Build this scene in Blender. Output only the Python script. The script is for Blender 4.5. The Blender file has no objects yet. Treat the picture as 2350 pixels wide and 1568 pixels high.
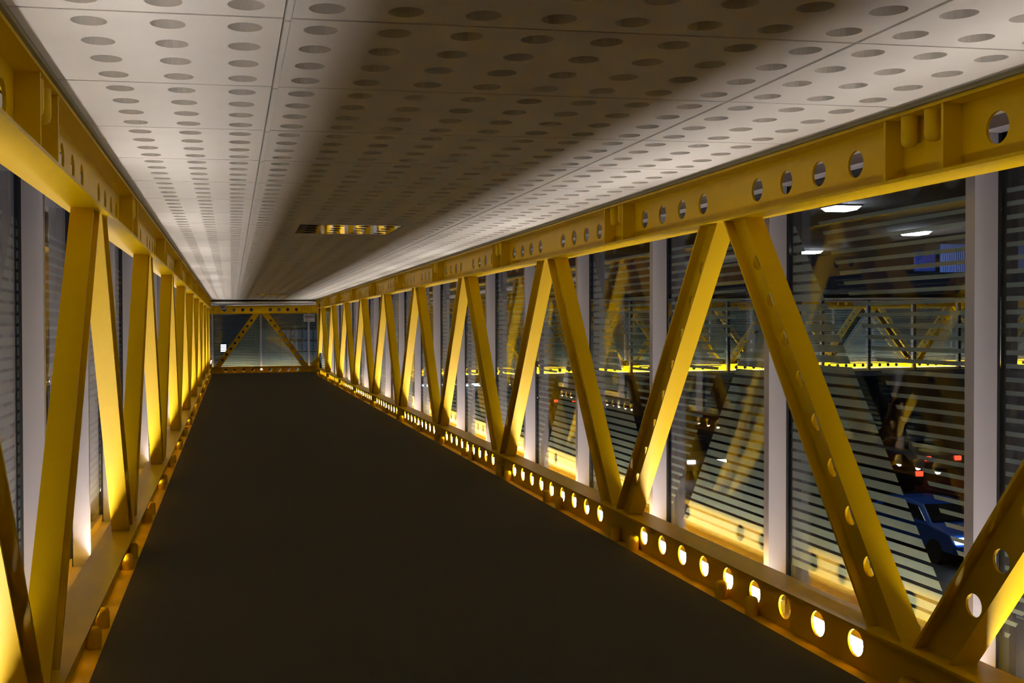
import bpy, bmesh, math, random
from mathutils import Matrix, Vector
random.seed(7)
S = 3.2            # metres per truss bay; everything below is laid out in bays
H0 = 0.445         # eye height above the carpet, in bays
col = bpy.context.scene.collection
scene = bpy.context.scene

# ------------------------------------------------------------------ camera
F_PX, PX, PY = 2495.78, 947.04, 788.58
YAW, PITCH, ROLL = 0.1654, -0.0155, -0.0029
fw = Vector((math.sin(YAW)*math.cos(PITCH), math.cos(YAW)*math.cos(PITCH), math.sin(PITCH)))
rt = Vector((math.cos(YAW), -math.sin(YAW), 0)); up = rt.cross(fw)
r2 = rt*math.cos(ROLL)+up*math.sin(ROLL); u2 = -rt*math.sin(ROLL)+up*math.cos(ROLL)
cam_d = bpy.data.cameras.new('camera'); cam = bpy.data.objects.new('camera', cam_d); col.objects.link(cam)
cam_d.sensor_fit = 'HORIZONTAL'; cam_d.sensor_width = 36.0; cam_d.lens = F_PX/2350*36
cam_d.shift_x = (1175-PX)/2350; cam_d.shift_y = (PY-784)/2350
cam_d.clip_start = 0.02; cam_d.clip_end = 2000
M = Matrix.Identity(4)
for i, v in enumerate((r2, u2, -fw)):
    for j in range(3): M[j][i] = v[j]
M.translation = Vector((0, 0, H0*S)); cam.matrix_world = M
scene.camera = cam

# ------------------------------------------------------------------ world, exposure
world = bpy.data.worlds.new('night'); scene.world = world; world.use_nodes = True
bg = world.node_tree.nodes['Background']; bg.inputs[0].default_value = (0.02, 0.03, 0.06, 1); bg.inputs[1].default_value = 0.14
vs = scene.view_settings
vs.view_transform = 'Standard'; vs.look = 'None'; vs.gamma = 1.0; vs.use_curve_mapping = False; vs.exposure = 0.0
TUBE = 68.0        # strength of the floor-level light battens
try:
    scene.cycles.transparent_max_bounces = 32
    scene.cycles.max_bounces = 7
    scene.cycles.diffuse_bounces = 4
    scene.cycles.glossy_bounces = 3
    scene.cycles.use_denoising = True
    scene.cycles.use_light_tree = False
    scene.cycles.sample_clamp_indirect = 12.0
except Exception: pass

# ------------------------------------------------------------------ materials
def mat(name, base, rough=0.5, spec=0.5, metal=0.0, var=0.0, vscale=6.0, bump=0.0, bscale=200.0, emit=None, estr=0.0, coat=0.0):
    m = bpy.data.materials.new(name); m.use_nodes = True
    nt = m.node_tree; b = nt.nodes['Principled BSDF']
    b.inputs['Base Color'].default_value = (*base, 1); b.inputs['Roughness'].default_value = rough
    b.inputs['Specular IOR Level'].default_value = spec; b.inputs['Metallic'].default_value = metal
    if coat: b.inputs['Coat Weight'].default_value = coat; b.inputs['Coat Roughness'].default_value = 0.1
    if emit: b.inputs['Emission Color'].default_value = (*emit, 1); b.inputs['Emission Strength'].default_value = estr
    if var or bump: tc = nt.nodes.new('ShaderNodeTexCoord')
    if var:
        n = nt.nodes.new('ShaderNodeTexNoise'); n.inputs['Scale'].default_value = vscale; n.inputs['Detail'].default_value = 6
        nt.links.new(tc.outputs['Object'], n.inputs['Vector'])
        r = nt.nodes.new('ShaderNodeValToRGB')
        r.color_ramp.elements[0].position = 0.3; r.color_ramp.elements[1].position = 0.7
        r.color_ramp.elements[0].color = (*[c*(1-var) for c in base], 1)
        r.color_ramp.elements[1].color = (*[min(1, c*(1+var)) for c in base], 1)
        nt.links.new(n.outputs['Fac'], r.inputs['Fac']); nt.links.new(r.outputs['Color'], b.inputs['Base Color'])
    if bump:
        n2 = nt.nodes.new('ShaderNodeTexNoise'); n2.inputs['Scale'].default_value = bscale; n2.inputs['Detail'].default_value = 3
        nt.links.new(tc.outputs['Object'], n2.inputs['Vector'])
        bp_ = nt.nodes.new('ShaderNodeBump'); bp_.inputs['Strength'].default_value = bump; bp_.inputs['Distance'].default_value = 0.01
        nt.links.new(n2.outputs['Fac'], bp_.inputs['Height']); nt.links.new(bp_.outputs['Normal'], b.inputs['Normal'])
    return m

def glass_mat(name, tint=(0.93, 0.96, 0.95), f0=0.045):
    m = bpy.data.materials.new(name); m.use_nodes = True; nt = m.node_tree; nt.nodes.clear()
    out = nt.nodes.new('ShaderNodeOutputMaterial'); mix = nt.nodes.new('ShaderNodeMixShader')
    tr = nt.nodes.new('ShaderNodeBsdfTransparent'); tr.inputs[0].default_value = (*tint, 1)
    gl = nt.nodes.new('ShaderNodeBsdfGlossy'); gl.inputs['Roughness'].default_value = 0.0
    gl.inputs['Color'].default_value = (1, 1, 1, 1)
    ge = nt.nodes.new('ShaderNodeNewGeometry')
    dot = nt.nodes.new('ShaderNodeVectorMath'); dot.operation = 'DOT_PRODUCT'
    nt.links.new(ge.outputs['Normal'], dot.inputs[0]); nt.links.new(ge.outputs['Incoming'], dot.inputs[1])
    def mth(op, a, b=None):
        n = nt.nodes.new('ShaderNodeMath'); n.operation = op
        for i, v in enumerate((a, b)):
            if v is None: continue
            if isinstance(v, (int, float)): n.inputs[i].default_value = v
            else: nt.links.new(v, n.inputs[i])
        return n.outputs[0]
    c = mth('ABSOLUTE', dot.outputs['Value']); k = mth('POWER', mth('SUBTRACT', 1.0, c), 5.0)
    fac = mth('ADD', mth('MULTIPLY', k, 1-f0), f0)
    nt.links.new(fac, mix.inputs[0]); nt.links.new(tr.outputs[0], mix.inputs[1]); nt.links.new(gl.outputs[0], mix.inputs[2])
    nt.links.new(mix.outputs[0], out.inputs[0])
    return m

def frit_mat(name, c=(0.36, 0.44, 0.47)):
    m = bpy.data.materials.new(name); m.use_nodes = True; nt = m.node_tree; nt.nodes.clear()
    out = nt.nodes.new('ShaderNodeOutputMaterial'); mix = nt.nodes.new('ShaderNodeMixShader'); mix.inputs[0].default_value = 0.3
    d = nt.nodes.new('ShaderNodeBsdfDiffuse'); d.inputs[0].default_value = (*c, 1)
    t = nt.nodes.new('ShaderNodeBsdfTranslucent'); t.inputs[0].default_value = (*c, 1)
    nt.links.new(d.outputs[0], mix.inputs[1]); nt.links.new(t.outputs[0], mix.inputs[2]); nt.links.new(mix.outputs[0], out.inputs[0])
    return m

YEL = mat('yellow_paint', (0.60, 0.370, 0.0003), rough=0.36, spec=0.10, var=0.035, vscale=1.5, bump=0.03, bscale=60)
WHT = mat('aluminium_white', (0.36, 0.345, 0.39), rough=0.35, spec=0.4, var=0.02, vscale=3)
BLK = mat('rubber_black', (0.012, 0.012, 0.014), rough=0.6)
TILE = mat('plaster_tile', (0.86, 0.815, 0.775), rough=0.75, spec=0.2, var=0.025, vscale=4, bump=0.05, bscale=120)
BARW = mat('joint_bar_white', (0.93, 0.90, 0.86), rough=0.4, spec=0.4)
JOINT = mat('joint_dark', (0.10, 0.09, 0.075), rough=0.9, spec=0.1)
TRIM = mat('trim_olive', (0.25, 0.21, 0.10), rough=0.7, var=0.1, vscale=8)
CARP = mat('carpet', (0.089, 0.080, 0.056), rough=0.95, spec=0.05, var=0.35, vscale=260, bump=0.6, bscale=420)
SOFF = mat('soffit_brown', (0.20, 0.16, 0.13), rough=0.8, var=0.05)
CUPG = mat('cup_bottom_grey', (0.47, 0.44, 0.40), rough=0.95, spec=0.1, var=0.04, vscale=20)  # grey for the cup bottoms, darker than the tile face
SILL = mat('sill_paint', (0.46, 0.35, 0.11), rough=0.45, var=0.05, vscale=3)
GLASS = glass_mat('window_glass', f0=0.043)
FRIT = frit_mat('frit_print')
LAMP = mat('lamp_diffuser', (0.9, 0.9, 0.9), emit=(1.0, 0.95, 0.90), estr=TUBE)
LAMP.cycles.emission_sampling = 'FRONT'
HOUS = mat('lamp_housing', (0.7, 0.7, 0.7), rough=0.4)
CHROME = mat('polished_steel', (0.78, 0.76, 0.70), rough=0.06, metal=1.0, var=0.03, vscale=2)
DARK = mat('dark_void', (0.01, 0.01, 0.01), rough=0.8)
ROOF = mat('roof_sheet', (0.05, 0.05, 0.055), rough=0.8, var=0.1)
CONC = mat('soffit_concrete', (0.06, 0.058, 0.055), rough=0.9, var=0.2, vscale=1.2)
ROAD = mat('asphalt', (0.045, 0.045, 0.05), rough=0.6, spec=0.4, var=0.25, vscale=2.0, bump=0.2, bscale=30)
LINE = mat('road_paint', (0.5, 0.5, 0.48), rough=0.7, var=0.15, vscale=5)
CLAMP = mat('canopy_lamp', (0.9, 0.9, 0.9), emit=(0.82, 0.88, 1.0), estr=70.0)

# ------------------------------------------------------------------ mesh builder (bay units in, metres out)
class MB:
    def __init__(self, sy=1): self.v = []; self.f = []; self.sy = sy
    def add(self, pts, faces):
        o = len(self.v); self.v += [(p[0]*S, p[1]*S*self.sy, p[2]*S) for p in pts]; self.f += [tuple(i+o for i in f) for f in faces]
    def para(self, o, a, b, c):
        o, a, b, c = map(Vector, (o, a, b, c))
        p = [o, o+a, o+a+b, o+b, o+c, o+a+c, o+a+b+c, o+b+c]
        self.add(p, [(0, 3, 2, 1), (4, 5, 6, 7), (0, 1, 5, 4), (1, 2, 6, 5), (2, 3, 7, 6), (3, 0, 4, 7)])
    def box(self, x0, x1, y0, y1, z0, z1): self.para((x0, y0, z0), (x1-x0, 0, 0), (0, y1-y0, 0), (0, 0, z1-z0))
    def quad(self, a, b, c, d): self.add([a, b, c, d], [(0, 1, 2, 3)])
    def holed(self, c, u, v, r, n0, n1, N=24):
        """parallelogram cell (2D c,u,v in s,z) with a round hole, as a plate from n0 to n1"""
        ou, inn = [], []
        for k in range(N):
            a = 2*math.pi*k/N; ca, sa = math.cos(a), math.sin(a); m = max(abs(ca), abs(sa)); ca /= m; sa /= m
            x = u[0]*ca+v[0]*sa; z = u[1]*ca+v[1]*sa; l = math.hypot(x, z)
            ou.append((c[0]+x, c[1]+z)); inn.append((c[0]+x/l*r, c[1]+z/l*r))
        pts = [(p[0], n0, p[1]) for p in ou]+[(p[0], n0, p[1]) for p in inn]+[(p[0], n1, p[1]) for p in ou]+[(p[0], n1, p[1]) for p in inn]
        fs = []
        for k in range(N):
            j = (k+1) % N
            fs += [(k, j, N+j, N+k), (2*N+k, 3*N+k, 3*N+j, 2*N+j), (N+k, N+j, 3*N+j, 3*N+k)]
        self.add(pts, fs)
    def web(self, s0, s1, z0, z1, holes, r, n0, n1, hw):
        zc = (z0+z1)/2; x = s0
        for h in sorted(holes):
            if h-hw < s0 or h+hw > s1: continue
            if h-hw > x+1e-6: self.box(x, h-hw, n0, n1, z0, z1)
            self.holed((h, zc), (hw, 0), (0, (z1-z0)/2), r, n0, n1); x = h+hw
        if x < s1: self.box(x, s1, n0, n1, z0, z1)
    def dome(self, cx, cy, z0, z1, r, down=False, N=14):
        """round bolt stub with a softened end"""
        prof = [(0, r), (0.78, r), (0.93, r*0.86), (1.0, r*0.55)]
        h = z1-z0; rings = []
        for t, rr in prof:
            z = z1-t*h if down else z0+t*h
            rings.append([(cx+rr*math.cos(2*math.pi*k/N), cy+rr*math.sin(2*math.pi*k/N), z) for k in range(N)])
        pts = sum(rings, []); fs = []
        for i in range(len(prof)-1):
            for k in range(N):
                j = (k+1) % N; fs.append((i*N+k, i*N+j, (i+1)*N+j, (i+1)*N+k))
        fs.append(tuple(range((len(prof)-1)*N, len(prof)*N)))
        self.add(pts, fs)
    def mesh(self, name, m, smooth=False):
        me = bpy.data.meshes.new(name); me.from_pydata(self.v, [], self.f); me.materials.append(m)
        bm = bmesh.new(); bm.from_mesh(me); bmesh.ops.recalc_face_normals(bm, faces=bm.faces); bm.to_mesh(me); bm.free()
        if smooth:
            for p in me.polygons: p.use_smooth = len(p.vertices) == 4
        return me
    def obj(self, name, m, parent=None, smooth=False): return link(name, self.mesh(name, m, smooth), parent)

def link(name, data, parent=None, loc=None):
    o = bpy.data.objects.new(name, data); col.objects.link(o)
    if parent: o.parent = parent
    if loc: o.location = Vector(loc)*S
    return o
def tag(o, label=None, cat=None, group=None, kind=None):
    if label: o['label'] = label
    if cat: o['category'] = cat
    if group: o['group'] = group
    if kind: o['kind'] = kind
    return o
def empty(name, loc=(0, 0, 0), rot=None):
    o = bpy.data.objects.new(name, None); col.objects.link(o); o.empty_display_size = 0.2
    o.location = Vector(loc)*S
    if rot is not None: o.rotation_euler = rot
    return o
ORD = ['first', 'second', 'third', 'fourth', 'fifth', 'sixth', 'seventh', 'eighth', 'ninth', 'tenth', 'eleventh', 'twelfth',
       'thirteenth', 'fourteenth', 'fifteenth', 'sixteenth', 'seventeenth', 'eighteenth', 'nineteenth', 'twentieth', 'twenty-first', 'twenty-second', 'twenty-third', 'twenty-fourth']

# ------------------------------------------------------------------ dimensions (bays, z above carpet)
XR, XL = 0.806, -0.206                 # web planes of the two side trusses
TC0, TC1 = 0.6145, 0.6955              # top chord
BC0, BC1 = -0.007, 0.065               # bottom chord
CEIL = 0.701
NI, NO = -0.028, 0.028                 # flange reach inwards / outwards
YN = 1.1737                            # a lower node of the side trusses
YB, YE = YN-3, YN+9                    # run of the bridge
GZ0, GZ1 = 0.0, 0.676                  # glass
TF = 0.0042
CROSS_DZ, CROSS_T = -0.0317, 0.007     # the crossing bridge sits a little lower and climbs to the right
YNEAR, YFAR = 10.11, 11.4244
XF = 0.8116                            # a lower node of its trusses
T_HOLE = [-0.367, -0.277, -0.187, -0.098, 0.098, 0.187, 0.277, 0.367]

class Wall:
    def __init__(self, loc, rot, sy): self.loc, self.rot, self.sy = loc, rot, sy
    def empty(self, name): return empty(name, self.loc, self.rot)
tilt = math.atan(CROSS_T)
W_R = Wall((XR, 0, 0), (0, 0, math.pi/2), -1)
W_L = Wall((XL, 0, 0), (0, 0, math.pi/2), 1)
W_F = Wall((0, YFAR, CROSS_DZ), (0, -tilt, 0), 1)
W_N = Wall((0, YNEAR, CROSS_DZ), (0, -tilt, 0), -1)

# ------------------------------------------------------------------ trusses
def chord_mesh(w, s0, s1, z0, z1, holes, r, hw, name):
    m = MB(w.sy)
    m.box(s0, s1, NI, NO, z1-TF, z1); m.box(s0, s1, NI, NO, z0, z0+TF)
    m.web(s0, s1, z0+TF, z1-TF, holes, r, -0.00175, 0.00175, hw)
    return m.mesh(name, YEL)
def diag_mesh(w, sgn):
    m = MB(w.sy); b = 0.016; hw = 0.0355; th = 0.0047
    A = Vector((sgn*0.0465, BC1)); B = Vector((sgn*0.4535, TC0)); d = B-A; L = d.length; e = d/L
    for s in (-1, 1):
        x0 = A.x+s*hw if s < 0 else A.x+hw-th
        m.para((x0, -b, A.y), (th, 0, 0), (0, 2*b, 0), (d.x, 0, d.y))
    sp = 0.0724; v = (hw-th, 0); mg = (L-8*sp)/2
    for k in range(8):
        c = A+e*(mg+(k+0.5)*sp); m.holed((c.x, c.y), (e.x*sp/2, e.y*sp/2), v, 0.0132, -0.0016, 0.0016)
    for p in (A, B-e*mg): m.para((p.x-v[0], -0.0016, p.y), (2*v[0], 0, 0), (0, 0.0032, 0), (e.x*mg, 0, e.y*mg))
    return m.mesh('diagonal', YEL)
def truss(w, s0, s1, node, label, posts=(), bolts=True, splice=()):
    t = w.empty('steel_truss'); tag(t, label, 'truss', 'yellow truss sides')
    n0 = math.ceil((s0-node)-1e-6); n1 = math.floor((s1-node)+1e-6)
    top_h = [node+k+0.5+h for k in range(n0-1, n1+1) for h in T_HOLE]
    bot_h = [node+k+0.5+0.0925*i for k in range(n0-1, n1+1) for i in range(-4, 5)]
    tc = link('top_chord', chord_mesh(w, s0, s1, TC0, TC1, top_h, 0.0178, 0.0435, 'top_chord'), t)
    bc = link('bottom_chord', chord_mesh(w, s0, s1, BC0, BC1, bot_h, 0.0178, 0.0445, 'bottom_chord'), t)
    dm = {1: diag_mesh(w, 1), -1: diag_mesh(w, -1)}
    for k in range(n0, n1+1):
        s = node+k
        for g in (1, -1):
            if s0-1e-6 <= s+g*0.5 <= s1+1e-6: link('diagonal', dm[g], t, (s, 0, 0))
    if bolts:
        m = MB(w.sy); m.box(-0.002, 0.002, NI+0.002, -0.002, TC0+TF, TC1-TF); st = m.mesh('stiffener', YEL)
        m = MB(w.sy); m.dome(0, -0.0145, TC1-TF-0.036, TC1-TF, 0.0095, down=True); bt = m.mesh('bolt_stub', YEL, True)
        m = MB(w.sy); m.dome(0, -0.0145, BC0+TF, BC0+TF+0.029, 0.0105); bb = m.mesh('bolt_stub', YEL, True)
        for k in range(n0, n1+1):
            c = node+k-0.022
            for g in (-1, 1):
                if s0 < c+g*0.054 < s1: link('stiffener', st, tc, (c+g*0.054, 0, 0))
                if s0 < c+g*0.022 < s1: link('bolt_stub', bt, tc, (c+g*0.022, 0, 0))
            for hh in (0, 0.5):
                for q in (-0.002, -0.107):
                    if s0 < node+k+hh+q < s1: link('bolt_stub', bb, bc, (node+k+hh+q, 0, 0))
    for s in splice:
        m = MB(w.sy); m.box(s-0.02, s+0.02, -0.005, -0.0018, BC0+TF, BC1-TF); m.obj('splice_plate', YEL, bc)
        for z in (0.014, 0.042):
            m = MB(w.sy)
            N = 12
            pr = [(0.0, 0.0085), (0.7, 0.0085), (1.0, 0.005)]
            rings = [[(s+r*math.cos(2*math.pi*k/N), -0.005-0.011*q, z+r*math.sin(2*math.pi*k/N)) for k in range(N)] for q, r in pr]
            fs = [(i*N+k, i*N+(k+1) % N, (i+1)*N+(k+1) % N, (i+1)*N+k) for i in range(2) for k in range(N)]+[tuple(range(2*N, 3*N))]
            m.add(sum(rings, []), fs); m.obj('splice_bolt', YEL, bc, True)
    for s in posts:
        m = MB(w.sy)
        m.box(s-0.028, s-0.0238, -0.016, 0.016, BC1, TC0); m.box(s+0.0238, s+0.028, -0.016, 0.016, BC1, TC0)
        m.box(s-0.0238, s+0.0238, -0.0016, 0.0016, BC1, TC0); m.obj('end_post', YEL, t)
    return t

truss(W_R, YB, YE, YN, 'yellow perforated steel truss with zigzag diagonals along the right side of the walkway', posts=(YE-0.03,), splice=(YN+2, YN+5, YN+8))
truss(W_L, YB, YE, YN, 'yellow perforated steel truss seen edge-on along the left side of the walkway', posts=(YE-0.03,), splice=(YN+2, YN+5, YN+8))
truss(W_F, XF-2, XF+9, XF, 'yellow truss frame with an inverted V closing the far end of the walkway')
truss(W_N, XF+0.06, XF+9, XF, 'yellow truss of the crossing bridge seen through the right windows, facing the camera', posts=(XF+0.1,), bolts=False)

# ------------------------------------------------------------------ glazed walls: mullions, rails, sills
def wall(w, name, s0, s1, node, label, g0=None, g1=None):
    t = w.empty(name); tag(t, label, 'wall', kind='structure')
    a = MB(w.sy); a.box(-0.0085, 0.0085, 0.0655, 0.0960, -0.016, GZ1+0.004); mm = a.mesh('mullion', WHT)
    a = MB(w.sy); a.box(-0.0070, 0.0070, 0.0960, 0.1010, -0.016, GZ1); ga = a.mesh('gasket', BLK)
    a = MB(w.sy); a.box(-0.0085, 0.0085, 0.1140, 0.1230, -0.016, GZ1+0.01); ca = a.mesh('outer_cap', BLK)
    k = math.ceil((s0-node)*2-1e-6)
    while node+k*0.5 <= s1+1e-6:
        s = node+k*0.5; o = link('mullion', mm, t, (s, 0, 0)); link('gasket', ga, o); link('outer_cap', ca, o); k += 1
    a = MB(w.sy); a.box(s0, s1, 0.070, 0.100, GZ1-0.002, GZ1+0.012); a.obj('head_rail', WHT, t)
    a = MB(w.sy); a.box(s0, s1, NO, 0.120, GZ1+0.012, GZ1+0.020); a.obj('soffit', SOFF, t)
    a = MB(w.sy); a.box(s0, s1, NO, 0.120, -0.022, -0.016); a.obj('sill', SILL, t)
    a = MB(w.sy); a.box(s0, s1, 0.098, 0.118, -0.016, GZ0); a.obj('sill_rail', SILL, t)
    a = MB(w.sy); a.box(s0, s1, -0.03, 0.123, -0.075, -0.0225); a.obj('outer_fascia', ROOF, t)
    return t
wall(W_R, 'wall_right', YB, YE, YN, 'glazed right wall of pale aluminium mullions behind the yellow truss')
wall(W_L, 'wall_left', YB, YE, YN, 'glazed left wall of pale aluminium mullions behind the yellow truss')
wall(W_F, 'wall_end', XF-2, XF+9, XF, 'glazed far wall of pale mullions behind the end frame')
wall(W_N, 'wall_crossing', XF, XF+9, XF, 'glazed near wall of the crossing bridge with black outer mullion caps')

# windows: double glass with printed stripes that leave the truss diagonals clear
WIN = [0]
PER, ZTOP, NSTR = 0.0161, 0.163+H0, 35
frit_cache = {}
def frit_mesh(w, direction):
    """pane runs 0..0.5 in s. direction=+1: node at s=0 is a lower node, so the diagonal rises from 0 to 0.5"""
    key = (w.sy, direction)
    if key in frit_cache: return frit_cache[key]
    m = MB(w.sy); e = 0.009
    for i in range(NSTR):
        zt = ZTOP-i*PER
        for thick in (False, True):
            h = 0.0112 if thick else 0.0056
            z1, z0 = zt, zt-h
            def edge(z, off):     # distance from the lower node at which the clear diagonal's edge lies
                t = (z-BC1)/(TC0-BC1); return 0.0465+t*0.407+off
            if thick: a0, a1, b = edge(z0, 0.0355), edge(z1, 0.0355), 0.5-e      # below the diagonal
            else:     a0, a1, b = edge(z0, -0.0355), edge(z1, -0.0355), e        # above it
            lo, hi = e, 0.5-e
            a0, a1 = min(max(a0, lo), hi), min(max(a1, lo), hi)
            if max(abs(a0-b), abs(a1-b)) < 0.004: continue
            P = [(a0, z0), (b, z0), (b, z1), (a1, z1)]
            if direction < 0: P = [(0.5-x, z) for x, z in P]
            m.add([(x, 0.1072, z) for x, z in P], [(0, 1, 2, 3)])
    frit_cache[key] = m.mesh('frit_stripes', FRIT); return frit_cache[key]
pane_cache = {}
def window(w, s, lower_first, label, group):
    WIN[0] += 1
    t = w.empty('window_%d' % WIN[0]); tag(t, label, 'window', group, 'structure')
    if w.sy not in pane_cache:
        a = MB(w.sy); a.box(0.006, 0.494, 0.1010, 0.1030, GZ0+0.0005, GZ1-0.0025); p1 = a.mesh('pane', GLASS)
        pane_cache[w.sy] = (p1,)
    for p in pane_cache[w.sy]: link('pane', p, t, (s, 0, 0))
    tag(link('frit_stripes', frit_mesh(w, 1 if lower_first else -1), t, (s, 0, 0)), kind='stuff')
for w, side in ((W_R, 'right'), (W_L, 'left')):
    for k in range(19):
        window(w, YN-0.5+0.5*k, k % 2 == 1, 'tall double glass pane printed with pale stripes, %s from the camera on the %s' % (ORD[k], side), 'striped panes of the %s wall' % side)
for k in range(-3, 18):
    lab = {-2: 'striped glass pane left of the inverted V in the end frame', -1: 'striped glass pane in the left half of the inverted V in the end frame',
           0: 'striped glass pane right of the middle mullion of the end frame'}.get(k)
    if k in (-3, -2, -1, 0):
        lab = {-3: 'striped pane of the far wall hidden left of the end frame corner', -2: 'striped glass pane at the left edge of the end frame behind the camera dome',
               -1: 'striped glass pane left of the mullion inside the inverted V end frame', 0: 'striped glass pane under the smoke free sign at the end frame'}[k]
        if k == -1: lab = 'striped glass pane left of the middle mullion inside the end frame'
    else: lab = 'striped rear pane of the crossing bridge, %s to the right of the end frame' % ORD[k-1]
    window(W_F, XF+0.5*k, k % 2 == 0, lab, 'striped panes of the far wall')
for k in range(0, 18):
    window(W_N, XF+0.5*k, k % 2 == 0, 'striped front pane of the crossing bridge, %s from the walkway corner' % ORD[k], 'striped front panes of the crossing bridge')

# ------------------------------------------------------------------ light battens behind the bottom chords
bat = {}
def batten(w, s, L, label, group):
    key = (w.sy, round(L, 3))
    if key not in bat:
        a = MB(w.sy); a.box(0, L, 0.0440, 0.0650, -0.0155, -0.0112)
        a.box(-0.003, 0, 0.0440, 0.0650, -0.0155, 0.0050); a.box(L, L+0.003, 0.0440, 0.0650, -0.0155, 0.0050)
        a.para((0, 0.0463, -0.0110), (L, 0, 0), (0, 0.0165, 0.0152), (0, 0.0016, -0.0016))
        h = a.mesh('housing', HOUS)
        a = MB(w.sy); a.quad((0, 0.0465, -0.0104), (L, 0.0465, -0.0104), (L, 0.0624, 0.0043), (0, 0.0624, 0.0043))
        dm_ = a.mesh('diffuser', LAMP); want = Vector((0, -w.sy, 1.4))
        for p in dm_.polygons:
            if p.normal.dot(want) < 0: p.flip()
        bat[key] = (h, dm_)
    t = w.empty('light_batten'); t.location = t.location+Vector(t.rotation_euler.to_matrix() @ Vector((s*S, 0, 0)))
    tag(t, label, 'light', group)
    link('housing', bat[key][0], t); link('diffuser', bat[key][1], t)
for w, side in ((W_R, 'right'), (W_L, 'left')):
    for k in range(12):
        batten(w, YB+0.44+k, 0.94 if k < 11 else 0.5, 'slim white light batten behind the %s bottom chord, %s along the walkway' % (side, ORD[k]), 'floor level light battens on the %s' % side)
for k in range(11):
    batten(W_F, XF-2+k+0.03, 0.94, 'light batten at the foot of the far glazed wall, %s from its left end' % ORD[k], 'light battens of the far wall')
for k in range(9):
    batten(W_N, XF+k+0.03, 0.94, 'light batten at the foot of the crossing bridge front, %s from the corner' % ORD[k], 'light battens of the crossing bridge front')

# ------------------------------------------------------------------ floor, ceiling, roof
XI0, XI1 = XL-NI, XR+NI
m = MB()
def slab(m, pts_top, th):
    pts = list(pts_top)+[(p[0], p[1], p[2]-th) for p in pts_top]; n = len(pts_top)
    m.add(pts, [tuple(range(n)), tuple(range(2*n-1, n-1, -1))]+[(i, (i+1) % n, n+(i+1) % n, n+i) for i in range(n)])
slab(m, [(XI0, YB, 0), (XI1, YB, 0), (XI1, YE+0.01, 0), (XI0, YE+0.01, 0)], 0.05)
def cz(x): return CROSS_DZ+CROSS_T*x
slab(m, [(XI0-0.02, YE+0.01, 0), (XI1+0.02, YE+0.01, 0), (XI1+0.02, YE+0.5, cz(XI1)+0.001), (XI0-0.02, YE+0.5, cz(XI0)+0.001)], 0.05)
tag(m.obj('floor', CARP), 'dark brown looped carpet running down the walkway', 'floor', kind='structure')
m = MB(); xa, xb = XF-2, XF+9
slab(m, [(xa, YNEAR+0.03, cz(xa)), (xb, YNEAR+0.03, cz(xb)), (xb, YFAR+NI, cz(xb)), (xa, YFAR+NI, cz(xa))], 0.05)
tag(m.obj('floor', CARP), 'dark carpet of the crossing bridge in front of the end frame', 'floor', kind='structure')

ceil = empty('ceiling'); tag(ceil, 'off white ceiling of perforated plaster tiles', 'ceiling', kind='structure')
m = MB(); m.box(XI0-0.03, XI1+0.03, YB, YE, CEIL+0.020, CEIL+0.026); m.obj('backing', JOINT, ceil)
TX0, TXA, TXB, TX1 = -0.182, 0.0455, 0.5605, 0.788
PIT, ROW = 0.0645, 0.26
def tile_mesh(name, x0, x1, cx, ncol, material, gx0=0.0015, gx1=0.0015, r=0.0149, cup=True, rows=4, th=0.017):
    """tile with blind round cups; origin at its near edge, cup columns start at cx"""
    m = MB(); a, b = x0+gx0, x1-gx1; g = 0.0019; N = 20; ry = ROW/rows
    fx0, fx1 = cx-PIT/2, cx+(ncol-0.5)*PIT
    fx0, fx1 = max(fx0, a), min(fx1, b)
    z = CEIL
    if fx0-a > 1e-4: m.quad((a, g, z), (fx0, g, z), (fx0, ROW-g, z), (a, ROW-g, z))
    if b-fx1 > 1e-4: m.quad((fx1, g, z), (b, g, z), (b, ROW-g, z), (fx1, ROW-g, z))
    for i in range(ncol):
        for j in range(rows):
            X0 = max(fx0, cx+(i-0.5)*PIT); X1 = min(fx1, cx+(i+0.5)*PIT); Y0 = g if j == 0 else j*ry; Y1 = ROW-g if j == rows-1 else (j+1)*ry
            c = (cx+i*PIT, (j+0.5)*ry); ou, inn = [], []
            for k in range(N+4):
                pass
            angs = sorted([2*math.pi*k/N for k in range(N)]+[math.atan2(yy-c[1], xx-c[0]) % (2*math.pi) for xx in (X0, X1) for yy in (Y0, Y1)])
            for t in angs:
                ca, sa = math.cos(t), math.sin(t)
                dx = ((X1-c[0])/ca if ca > 1e-9 else (X0-c[0])/ca if ca < -1e-9 else 9e9)
                dy = ((Y1-c[1])/sa if sa > 1e-9 else (Y0-c[1])/sa if sa < -1e-9 else 9e9)
                d = min(dx, dy); ou.append((c[0]+ca*d, c[1]+sa*d, z)); inn.append((c[0]+ca*r, c[1]+sa*r, z))
            n = len(angs); top = [(p[0], p[1], z+th) for p in inn]
            fs = [(k, (k+1) % n, n+(k+1) % n, n+k) for k in range(n)]+[(n+k, n+(k+1) % n, 2*n+(k+1) % n, 2*n+k) for k in range(n)]
            if cup: fs.append(tuple(range(2*n, 3*n)))
            m.add(ou+inn+top, fs)
    for (p, q) in (((a, g), (b, g)), ((b, g), (b, ROW-g)), ((b, ROW-g), (a, ROW-g)), ((a, ROW-g), (a, g))):
        m.quad((p[0], p[1], z), (q[0], q[1], z), (q[0], q[1], z+0.019), (p[0], p[1], z+0.019))
    me = m.mesh(name, material)
    if cup:
        me.materials.append(CUPG)
        for p in me.polygons:
            zs = [me.vertices[i].co.z for i in p.vertices]
            if min(zs) > (CEIL+th*0.9)*S: p.material_index = 1
    return me
t_mid = tile_mesh('ceiling_tile', TXA, TXB, TXA+PIT/2, 8, TILE, 0.0022, 0.0022)
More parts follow.
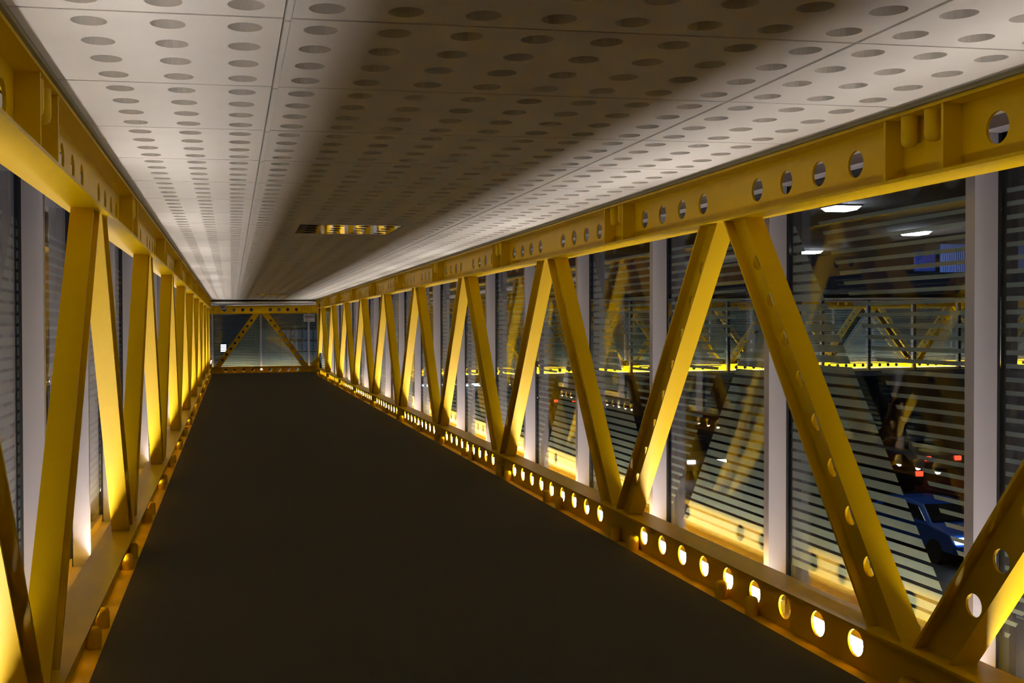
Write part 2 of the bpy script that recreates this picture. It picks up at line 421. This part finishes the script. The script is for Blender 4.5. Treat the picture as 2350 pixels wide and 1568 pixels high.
t_left = tile_mesh('ceiling_tile', TX0, TXA, TXA-PIT*2.5, 3, TILE, 0.0, 0.0016)
t_right = tile_mesh('ceiling_tile', TXB, TX1, TXB+PIT/2, 3, TILE, 0.0022, 0.0)
t_a = tile_mesh('ceiling_tile', TXA, TXA+2*PIT, TXA+PIT/2, 2, TILE, 0.0022, 0.0022)
t_b = tile_mesh('ceiling_tile', TXA+6*PIT, TXB, TXA+6.5*PIT, 2, TILE, 0.0022, 0.0022)
VENT = (7, 29)
for k in range(-3, 36):
    y = 0.9107+ROW*k
    if y+ROW > YE+0.05: break
    for me in ((t_left, t_right, t_a, t_b) if k in VENT else (t_left, t_mid, t_right)): link('ceiling_tile', me, ceil, (0, y, 0))
    bar = MB(); bar.box(TXA-0.0002, TXA+0.0048, 0.002, ROW-0.003, CEIL-0.0022, CEIL+0.010)
    if k == -3: bar_me = bar.mesh('joint_bar', BARW)
    link('joint_bar', bar_me, ceil, (0, y, 0))
yend = 0.9107+ROW*k if y+ROW > YE+0.05 else y+ROW
m = MB(); m.box(TX0, TX1, YB, 0.9107-3*ROW, CEIL, CEIL+0.018); m.obj('rear_panel', TILE, ceil)
m = MB(); m.box(TX0, TX1, yend, YE+0.03, CEIL, CEIL+0.018); m.obj('end_panel', TILE, ceil)
m = MB(); slab(m, [(TX0-0.02, YE+0.03, CEIL+0.012), (TX1+0.02, YE+0.03, CEIL+0.012), (TX1+0.02, YE+0.42, CEIL+cz(TX1)+0.0115), (TX0-0.02, YE+0.42, CEIL+cz(TX0)+0.0115)], 0.012); m.obj('sloped_panel', TILE, ceil)
v_me = tile_mesh('vent_plate', TXA+2*PIT, TXA+6*PIT, TXA+2.5*PIT, 4, CHROME, 0.0035, 0.0035, cup=False, th=0.004)
for k, lab in ((7, 'polished steel ceiling vent with round black holes, the nearer one over the carpet'), (29, 'polished steel ceiling vent, the thin distant one near the end frame')):
    t = empty('ceiling_vent', (0, 0.9107+ROW*k, 0)); tag(t, lab, 'vent', 'ceiling vents')
    link('vent_plate', v_me, t)
    b_ = MB(); b_.box(TXA+2*PIT, TXA+6*PIT, 0, ROW, CEIL+0.012, CEIL+0.018); b_.obj('duct_back', DARK, t)
m = MB(); zc_ = lambda x: CEIL+cz(x)+0.012
slab(m, [(xa, YE+0.031, zc_(xa)), (xb, YE+0.031, zc_(xb)), (xb, YFAR+0.05, zc_(xb)), (xa, YFAR+0.05, zc_(xa))], 0.012)
slab(m, [(XF+0.15, YNEAR-0.03, zc_(XF)), (xb, YNEAR-0.03, zc_(xb)), (xb, YE+0.031, zc_(xb)), (XF+0.15, YE+0.031, zc_(XF))], 0.012)
tag(m.obj('ceiling', TILE), 'plain off white ceiling of the crossing bridge above the end frame', 'ceiling', kind='structure')
for i, (x0, x1, lab) in enumerate(((XI1-0.004, TX1+0.006, 'dark olive edge strip between the ceiling tiles and the right truss'), (TX0-0.006, XI0+0.004, 'dark olive edge strip between the ceiling tiles and the left truss'))):
    m = MB(); m.box(x0, x1, YB, YE, TC1+0.0002, CEIL-0.0002); m.box(x0+0.003, x1-0.001, YB, YE, CEIL-0.0002, CEIL+0.019) if i == 9 else None
    tag(m.obj('trim_%d' % (i+1), TRIM), lab, 'trim', kind='structure')
m = MB(); m.box(XL-0.125, XR+0.125, YB, YE+0.02, CEIL+0.028, CEIL+0.09)
tag(m.obj('roof', ROOF), 'flat dark roof over the walkway', 'roof', kind='structure')
m = MB(); slab(m, [(xa, YNEAR-0.13, CEIL+cz(xa)+0.09), (xb, YNEAR-0.13, CEIL+cz(xb)+0.09), (xb, YFAR+0.13, CEIL+cz(xb)+0.09), (xa, YFAR+0.13, CEIL+cz(xa)+0.09)], 0.045)
tag(m.obj('roof', ROOF), 'flat dark roof of the crossing bridge', 'roof', kind='structure')
m = MB(); m.box(XL-0.125, XR+0.125, YB-0.03, YB, -0.05, CEIL+0.05)
tag(m.obj('wall_back', CONC), 'plain dark wall closing the walkway behind the camera', 'wall', kind='structure')


# ------------------------------------------------------------------ sign and dome camera at the end frame
SIGNW = mat('sign_board', (0.42, 0.39, 0.36), rough=0.5, var=0.03)
SIGND = mat('sign_band', (0.035, 0.028, 0.028), rough=0.5)
SIGNT = mat('sign_letters', (0.55, 0.5, 0.48), rough=0.6)
def text_mesh(body, size, name, m):
    cu = bpy.data.curves.new(name, 'FONT'); cu.body = body; cu.size = size; cu.extrude = 0.0008
    o = bpy.data.objects.new(name, cu); col.objects.link(o); bpy.context.view_layer.update()
    me = bpy.data.meshes.new_from_object(o.evaluated_get(bpy.context.evaluated_depsgraph_get()))
    bpy.data.objects.remove(o); bpy.data.curves.remove(cu); me.materials.clear(); me.materials.append(m); me.name = name
    return me
sx0, sx1, sz0, sz1 = 0.749, 0.864, 0.500, 0.579; sy = YFAR+NI-0.004
sg = empty('wall_sign', (sx0, sy, sz0)); tag(sg, 'small white smoke free building sign hanging at the right of the end frame', 'sign')
W_, H_ = sx1-sx0, sz1-sz0
m = MB(); m.box(0, W_, 0, 0.0025, 0, H_); m.obj('board', SIGNW, sg)
m = MB(); m.box(0.005, W_-0.004, -0.0006, 0.0, 0.036, 0.071); m.obj('dark_band', SIGND, sg)
for x in (0.012, W_-0.012):
    m = MB(); m.box(x-0.001, x+0.001, 0, 0.001, H_, H_+0.008); m.obj('hanger', SIGND, sg)
for body, size, x, z in (('SMOKE FREE', 0.0175, 0.007, 0.0565), ('BUILDING', 0.0175, 0.007, 0.0400)):
    me = text_mesh(body, size*S, 'lettering', SIGNT); xs = [v.co.x for v in me.vertices]
    want = (0.098 if body == 'SMOKE FREE' else 0.072)*S; k = want/(max(xs)-min(xs))
    for v in me.vertices: v.co.x *= k
    o = link('lettering', me, sg, (x, -0.0012, z)); o.rotation_euler = (math.pi/2, 0, 0)
m = MB(); N = 20
ri, ro = 0.0095, 0.0125; c0 = (W_-0.016, 0.040)
pts = [(c0[0]+r*math.cos(2*math.pi*k/N), y, c0[1]+r*math.sin(2*math.pi*k/N)) for y in (-0.0022, -0.0007) for r in (ri, ro) for k in range(N)]
fs = []
for k in range(N):
    j = (k+1) % N
    fs += [(k, j, N+j, N+k), (2*N+k, 3*N+k, 3*N+j, 2*N+j), (N+k, N+j, 3*N+j, 3*N+k), (k, 2*N+k, 2*N+j, j)]
m.add(pts, fs); a = math.pi/4
m.para((c0[0]-0.0075, -0.0022, c0[1]+0.0065), (0.0135, 0, -0.0135), (0.0015, 0, 0.0015), (0, 0.0015, 0)); m.obj('no_smoking_roundel', SIGNT, sg)
for z, x1 in ((0.028, 0.05), (0.022, 0.06), (0.012, 0.1), (0.006, 0.1)):
    m = MB(); m.box(0.008, x1, -0.0006, 0, z, z+0.0016); m.obj('small_print', SIGND, sg)

CAMW = mat('camera_white', (0.42, 0.40, 0.37), rough=0.45)
CAMG = mat('camera_grey', (0.16, 0.15, 0.14), rough=0.5)
ctop = CEIL+cz(-0.078)-0.0002
dc = empty('security_camera', (-0.078, 11.2, ctop)); tag(dc, 'grey dome security camera hanging from the ceiling at the far left corner', 'camera')
def lathe(prof, N=20):
    m = MB(); rings = [[(r*math.cos(2*math.pi*k/N), r*math.sin(2*math.pi*k/N), z) for k in range(N)] for r, z in prof]
    fs = [(i*N+k, i*N+(k+1) % N, (i+1)*N+(k+1) % N, (i+1)*N+k) for i in range(len(prof)-1) for k in range(N)]
    fs += [tuple(range(N)), tuple(range((len(prof)-1)*N, len(prof)*N))]
    m.add(sum(rings, []), fs); return m
lathe([(0.041, 0), (0.041, -0.003), (0.031, -0.009), (0.029, -0.030)]).obj('mount', CAMG, dc, True)
lathe([(0.024, -0.030), (0.024, -0.043), (0.021, -0.046)]).obj('collar', CAMW, dc, True)
lathe([(0.018, -0.046), (0.017, -0.052), (0.012, -0.057), (0.004, -0.0595)]).obj('lens_dome', BLK, dc, True)

# ------------------------------------------------------------------ outside: street, canopy, lamps, cars
GZ = -1.555
rd = MB(); rd.box(-40, 60, -10, 120, GZ-0.05, GZ)
road = rd.obj('road', ROAD); tag(road, 'dark asphalt street far below the walkway', 'road', kind='structure')
m = MB(); m.box(-0.02, 0.02, 0, 0.9, GZ, GZ+0.001); lm = m.mesh('lane_marking', LINE)
for x in (5.3, 6.9, 8.4):
    for k in range(14): link('lane_marking', lm, road, (x, 4+k*2.4, 0))
m = MB(); m.box(10.2, 10.4, 2, 60, GZ, GZ+0.06); tag(m.obj('kerb', CONC), 'pale concrete kerb beyond the street lanes', 'kerb', kind='structure')

cn = empty('canopy', (0, 0, 1.285)); tag(cn, 'dark flat canopy over the street outside the right windows', 'canopy')
m = MB(); m.box(2.6, 9.6, 5.6, 12.2, 0, 0.12); m.obj('slab', CONC, cn)
m = MB(); m.box(2.57, 2.6, 5.6, 12.2, 0, 0.16); m.obj('edge_fascia', ROOF, cn)
COLB = mat('column_blue_grey', (0.16, 0.24, 0.55), rough=0.35, spec=0.5, var=0.1)
cc = empty('canopy_column', (5.5, 7.0, GZ)); tag(cc, 'slim blue grey column outside the nearest right window', 'column')
prof = [(0.024, 0.03), (0.024, 1.285-GZ-0.02)]
lathe(prof).obj('shaft', COLB, cc, True); lathe([(0.05, 0.0), (0.05, 0.03)]).obj('base_plate', COLB, cc); lathe([(0.045, 1.285-GZ-0.02), (0.045, 1.285-GZ)]).obj('cap_plate', COLB, cc)
names = {0: 'bright white square lamp under the canopy, nearest and largest', 1: 'bright white canopy lamp left of the blue panels', 2: 'bright white canopy lamp lowest and furthest left', 3: 'bright white canopy lamp beside the corrugated blue panel'}
for i, (x, y) in enumerate(((4.2255, 7.0438), (6.0208, 8.8402), (6.3984, 11.2803), (7.9969, 10.7979))):
    t = empty('canopy_lamp', (x, y, 1.285)); tag(t, names[i], 'lamp', 'canopy lamps')
    m = MB(); m.box(-0.105, 0.105, -0.105, 0.105, -0.012, 0); m.obj('housing', HOUS, t)
    m = MB(); r0, r1 = 0.095, 0.075
    p = [(-r0, -r0, -0.012), (r0, -r0, -0.012), (r0, r0, -0.012), (-r0, r0, -0.012), (-r1, -r1, -0.035), (r1, -r1, -0.035), (r1, r1, -0.035), (-r1, r1, -0.035)]
    m.add(p, [(4, 5, 6, 7), (0, 1, 5, 4), (1, 2, 6, 5), (2, 3, 7, 6), (3, 0, 4, 7)]); m.obj('lens', CLAMP, t)
BLUE = mat('blue_sheet', (0.16, 0.32, 1.0), rough=0.4, spec=0.5, var=0.1, vscale=4)
BLUED = mat('blue_panel', (0.04, 0.09, 0.50), rough=0.4, var=0.1, vscale=4)
t = empty('corrugated_panel', (6.747, 9.5, 0.955)); tag(t, 'blue corrugated metal panel hanging below the canopy', 'panel')
m = MB(); n = 44; w_ = 1.0/n
for k in range(n):
    x = k*w_; m.add([(x, 0, 0), (x+w_/2, -0.014, 0), (x+w_, 0, 0), (x, 0, 0.27), (x+w_/2, -0.014, 0.27), (x+w_, 0, 0.27)], [(0, 1, 4, 3), (1, 2, 5, 4)])
m.box(0, 1, 0.001, 0.02, 0, 0.27); m.obj('sheet', BLUE, t)
for x in (0.05, 0.95):
    m = MB(); m.box(x-0.01, x+0.01, 0.02, 0.04, 0, 0.3295); m.obj('hanger', CONC, t)
t = empty('hanging_panel', (6.49, 9.52, 0.966)); tag(t, 'flat dark blue panel left of the corrugated one', 'panel')
m = MB(); m.box(0, 0.21, 0, 0.03, 0, 0.19); m.obj('sheet', BLUED, t)
m = MB(); m.box(0.09, 0.12, 0.03, 0.05, 0, 0.3185); m.obj('hanger', CONC, t)

TYRE = mat('tyre', (0.015, 0.015, 0.015), rough=0.8); CGL = mat('car_glass', (0.01, 0.012, 0.016), rough=0.06, spec=0.6)
HEAD = mat('headlight', (0.9, 0.9, 0.9), emit=(0.85, 0.92, 1.0), estr=12); TAIL = mat('taillight', (0.4, 0.01, 0.01), emit=(1.0, 0.05, 0.02), estr=3)
TAILO = mat('taillight_off', (0.25, 0.01, 0.01), rough=0.2)
def car(x, y, heading, paint, label, lights=True):
    """heading +1 drives away from the camera (+Y), -1 towards it; profile in metres along the length"""
    t = empty('car', (x, y, GZ), (0, 0, 0 if heading > 0 else math.pi)); tag(t, label, 'car', 'cars on the street')
    k = 1/S
    prof = [(-2.2, .35), (-2.25, .62), (-2.2, .92), (-1.75, 1.02), (-1.25, 1.45), (-.2, 1.52), (.55, 1.45), (1.15, 1.03), (2.0, .88), (2.22, .65), (2.2, .35)]
    def hw(z): return .90 if z < .95 else .90-(z-.95)*.36
    m = MB(); n = len(prof)
    pts = [(-hw(z)*k, l*k, z*k) for l, z in prof]+[(hw(z)*k, l*k, z*k) for l, z in prof]
    m.add(pts, [tuple(range(n)), tuple(range(2*n-1, n-1, -1))]+[(i, (i+1) % n, n+(i+1) % n, n+i) for i in range(n)])
    o = m.obj('body', paint, t); bv = o.modifiers.new('bevel', 'BEVEL'); bv.width = 0.07; bv.segments = 3; bv.limit_method = 'ANGLE'
    for sgn in (-1, 1):
        m = MB(); q = [(-1.15, 1.06), (-1.0, 1.40), (.45, 1.40), (.95, 1.06)]
        m.add([(sgn*(hw(z)+d)*k, l*k, z*k) for d in (-.03, .012) for l, z in q], [(0, 1, 2, 3), (4, 5, 6, 7), (0, 1, 5, 4), (1, 2, 6, 5), (2, 3, 7, 6), (3, 0, 4, 7)]); m.obj('side_window', CGL, t)
    for nm, (l0, z0), (l1, z1) in (('windshield', (1.13, 1.07), (.60, 1.44)), ('rear_window', (-1.72, 1.07), (-1.30, 1.44))):
        m = MB(); d = .015 if nm == 'windshield' else -.015
        m.add([(sx*(hw(z)-.07)*k, (l+dd)*k, (z+abs(dd))*k) for dd in (0, d) for (l, z, sx) in ((l0, z0, -1), (l0, z0, 1), (l1, z1, 1), (l1, z1, -1))],
              [(0, 1, 2, 3), (4, 5, 6, 7), (0, 1, 5, 4), (1, 2, 6, 5), (2, 3, 7, 6), (3, 0, 4, 7)]); m.obj(nm, CGL, t)
    for sgn in (-1, 1):
        for l in (-1.35, 1.4):
            m = MB(); N = 16; R = .33
            r1 = [(sgn*.70*k, (l+R*math.cos(2*math.pi*i/N))*k, (.33+R*math.sin(2*math.pi*i/N))*k) for i in range(N)]
            r2_ = [(sgn*.92*k, p[1], p[2]) for p in r1]
            m.add(r1+r2_, [tuple(range(N)), tuple(range(N, 2*N))]+[(i, (i+1) % N, N+(i+1) % N, N+i) for i in range(N)]); m.obj('wheel', TYRE, t)
        m = MB(); m.box((sgn*.68-.17)*k, (sgn*.68+.17)*k, 2.10*k, 2.24*k, .66*k, .80*k); m.obj('headlight', HEAD if lights else CGL, t)
        m = MB(); m.box((sgn*.70-.14)*k, (sgn*.70+.14)*k, -2.27*k, -2.15*k, .72*k, .90*k); m.obj('taillight', TAIL if lights else TAILO, t)
PB = mat('car_blue', (0.02, 0.10, 0.45), rough=0.2, spec=0.5, coat=0.6); PD = mat('car_dark', (0.02, 0.02, 0.03), rough=0.25, coat=0.6)
PS = mat('car_silver', (0.35, 0.36, 0.38), rough=0.3, metal=0.5); PR = mat('car_brown', (0.10, 0.07, 0.04), rough=0.3, coat=0.5)
car(6.1, 8.7, -1, PB, 'glossy blue car on the street below the nearest right windows')
car(7.75, 12.3, 1, PD, 'dark car behind the blue one, half under the crossing bridge')
car(9.2, 13.6, 1, PS, 'silver car in the furthest lane right of the dark car')
car(6.1, 14.0, -1, PR, 'brown car seen between the second and third right diagonals')
car(7.7, 25.2, 1, PD, 'dark distant car with glowing red tail lights')

KIO = mat('kiosk_glow', (0.8, 0.8, 0.85), emit=(0.75, 0.85, 1.0), estr=3.0)
t = empty('lit_kiosk', (6.0, 34.8, GZ)); tag(t, 'low brightly lit white kiosk at the far end of the street', 'kiosk')
m = MB(); m.box(0, 2.1, 0, 0.5, 0, 0.04); m.box(0, 2.1, 0, 0.5, 0.34, 0.40); m.obj('frame', CONC, t)
for k in range(4):
    m = MB(); m.box(0.02+k*0.52, 0.50+k*0.52, 0.01, 0.49, 0.04, 0.34); m.obj('glowing_panel', KIO, t)
BX = mat('sign_glow', (0.9, 0.9, 0.9), emit=(0.92, 0.94, 1.0), estr=3.0)
t = empty('street_sign', (-0.2065, 30, GZ)); tag(t, 'bright white illuminated box sign outside the left end pane', 'sign')
m = MB(); m.box(-0.0725, 0.0725, -0.02, 0.02, 1.325, 1.534); m.obj('light_box', BX, t)
m = MB(); m.box(-0.015, 0.015, -0.012, 0.012, 0, 1.325); m.obj('pole', CONC, t)
PY = mat('pylon_floodlit', (0.6, 0.55, 0.45), emit=(0.75, 0.70, 0.62), estr=0.28)  # emission stands in for floodlight falling on the pale pylon
t = empty('pylon', (3.43, 60, GZ)); tag(t, 'slender pale pylon, floodlight put in as its own glow, seen through the right end pane', 'pylon')
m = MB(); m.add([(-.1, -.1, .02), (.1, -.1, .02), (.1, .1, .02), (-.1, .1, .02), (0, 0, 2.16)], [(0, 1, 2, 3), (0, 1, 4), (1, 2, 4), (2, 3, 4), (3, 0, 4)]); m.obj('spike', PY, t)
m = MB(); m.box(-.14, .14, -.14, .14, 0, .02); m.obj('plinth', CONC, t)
BWIN = mat('blue_lit_window', (0.1, 0.15, 0.3), emit=(0.22, 0.36, 0.75), estr=0.07, rough=0.2)
t = empty('terminal_building', (1.0, 44, GZ)); tag(t, 'distant low building with blue lit windows behind the end frame', 'building')
m = MB(); m.box(0, 3.2, 0, 2, 0, 1.95); m.obj('walls', CONC, t)
for mm_ in (HEAD, TAIL, KIO, BX, PY, BWIN): mm_.cycles.emission_sampling = 'NONE'
m = MB(); m.box(0.02, 0.40, -0.03, 0.0, 0.02, 0.40); wm = m.mesh('window', BWIN)
for i in range(7):
    for j in range(4): link('window', wm, t, (0.08+0.44*i, 0, 0.1+0.46*j))
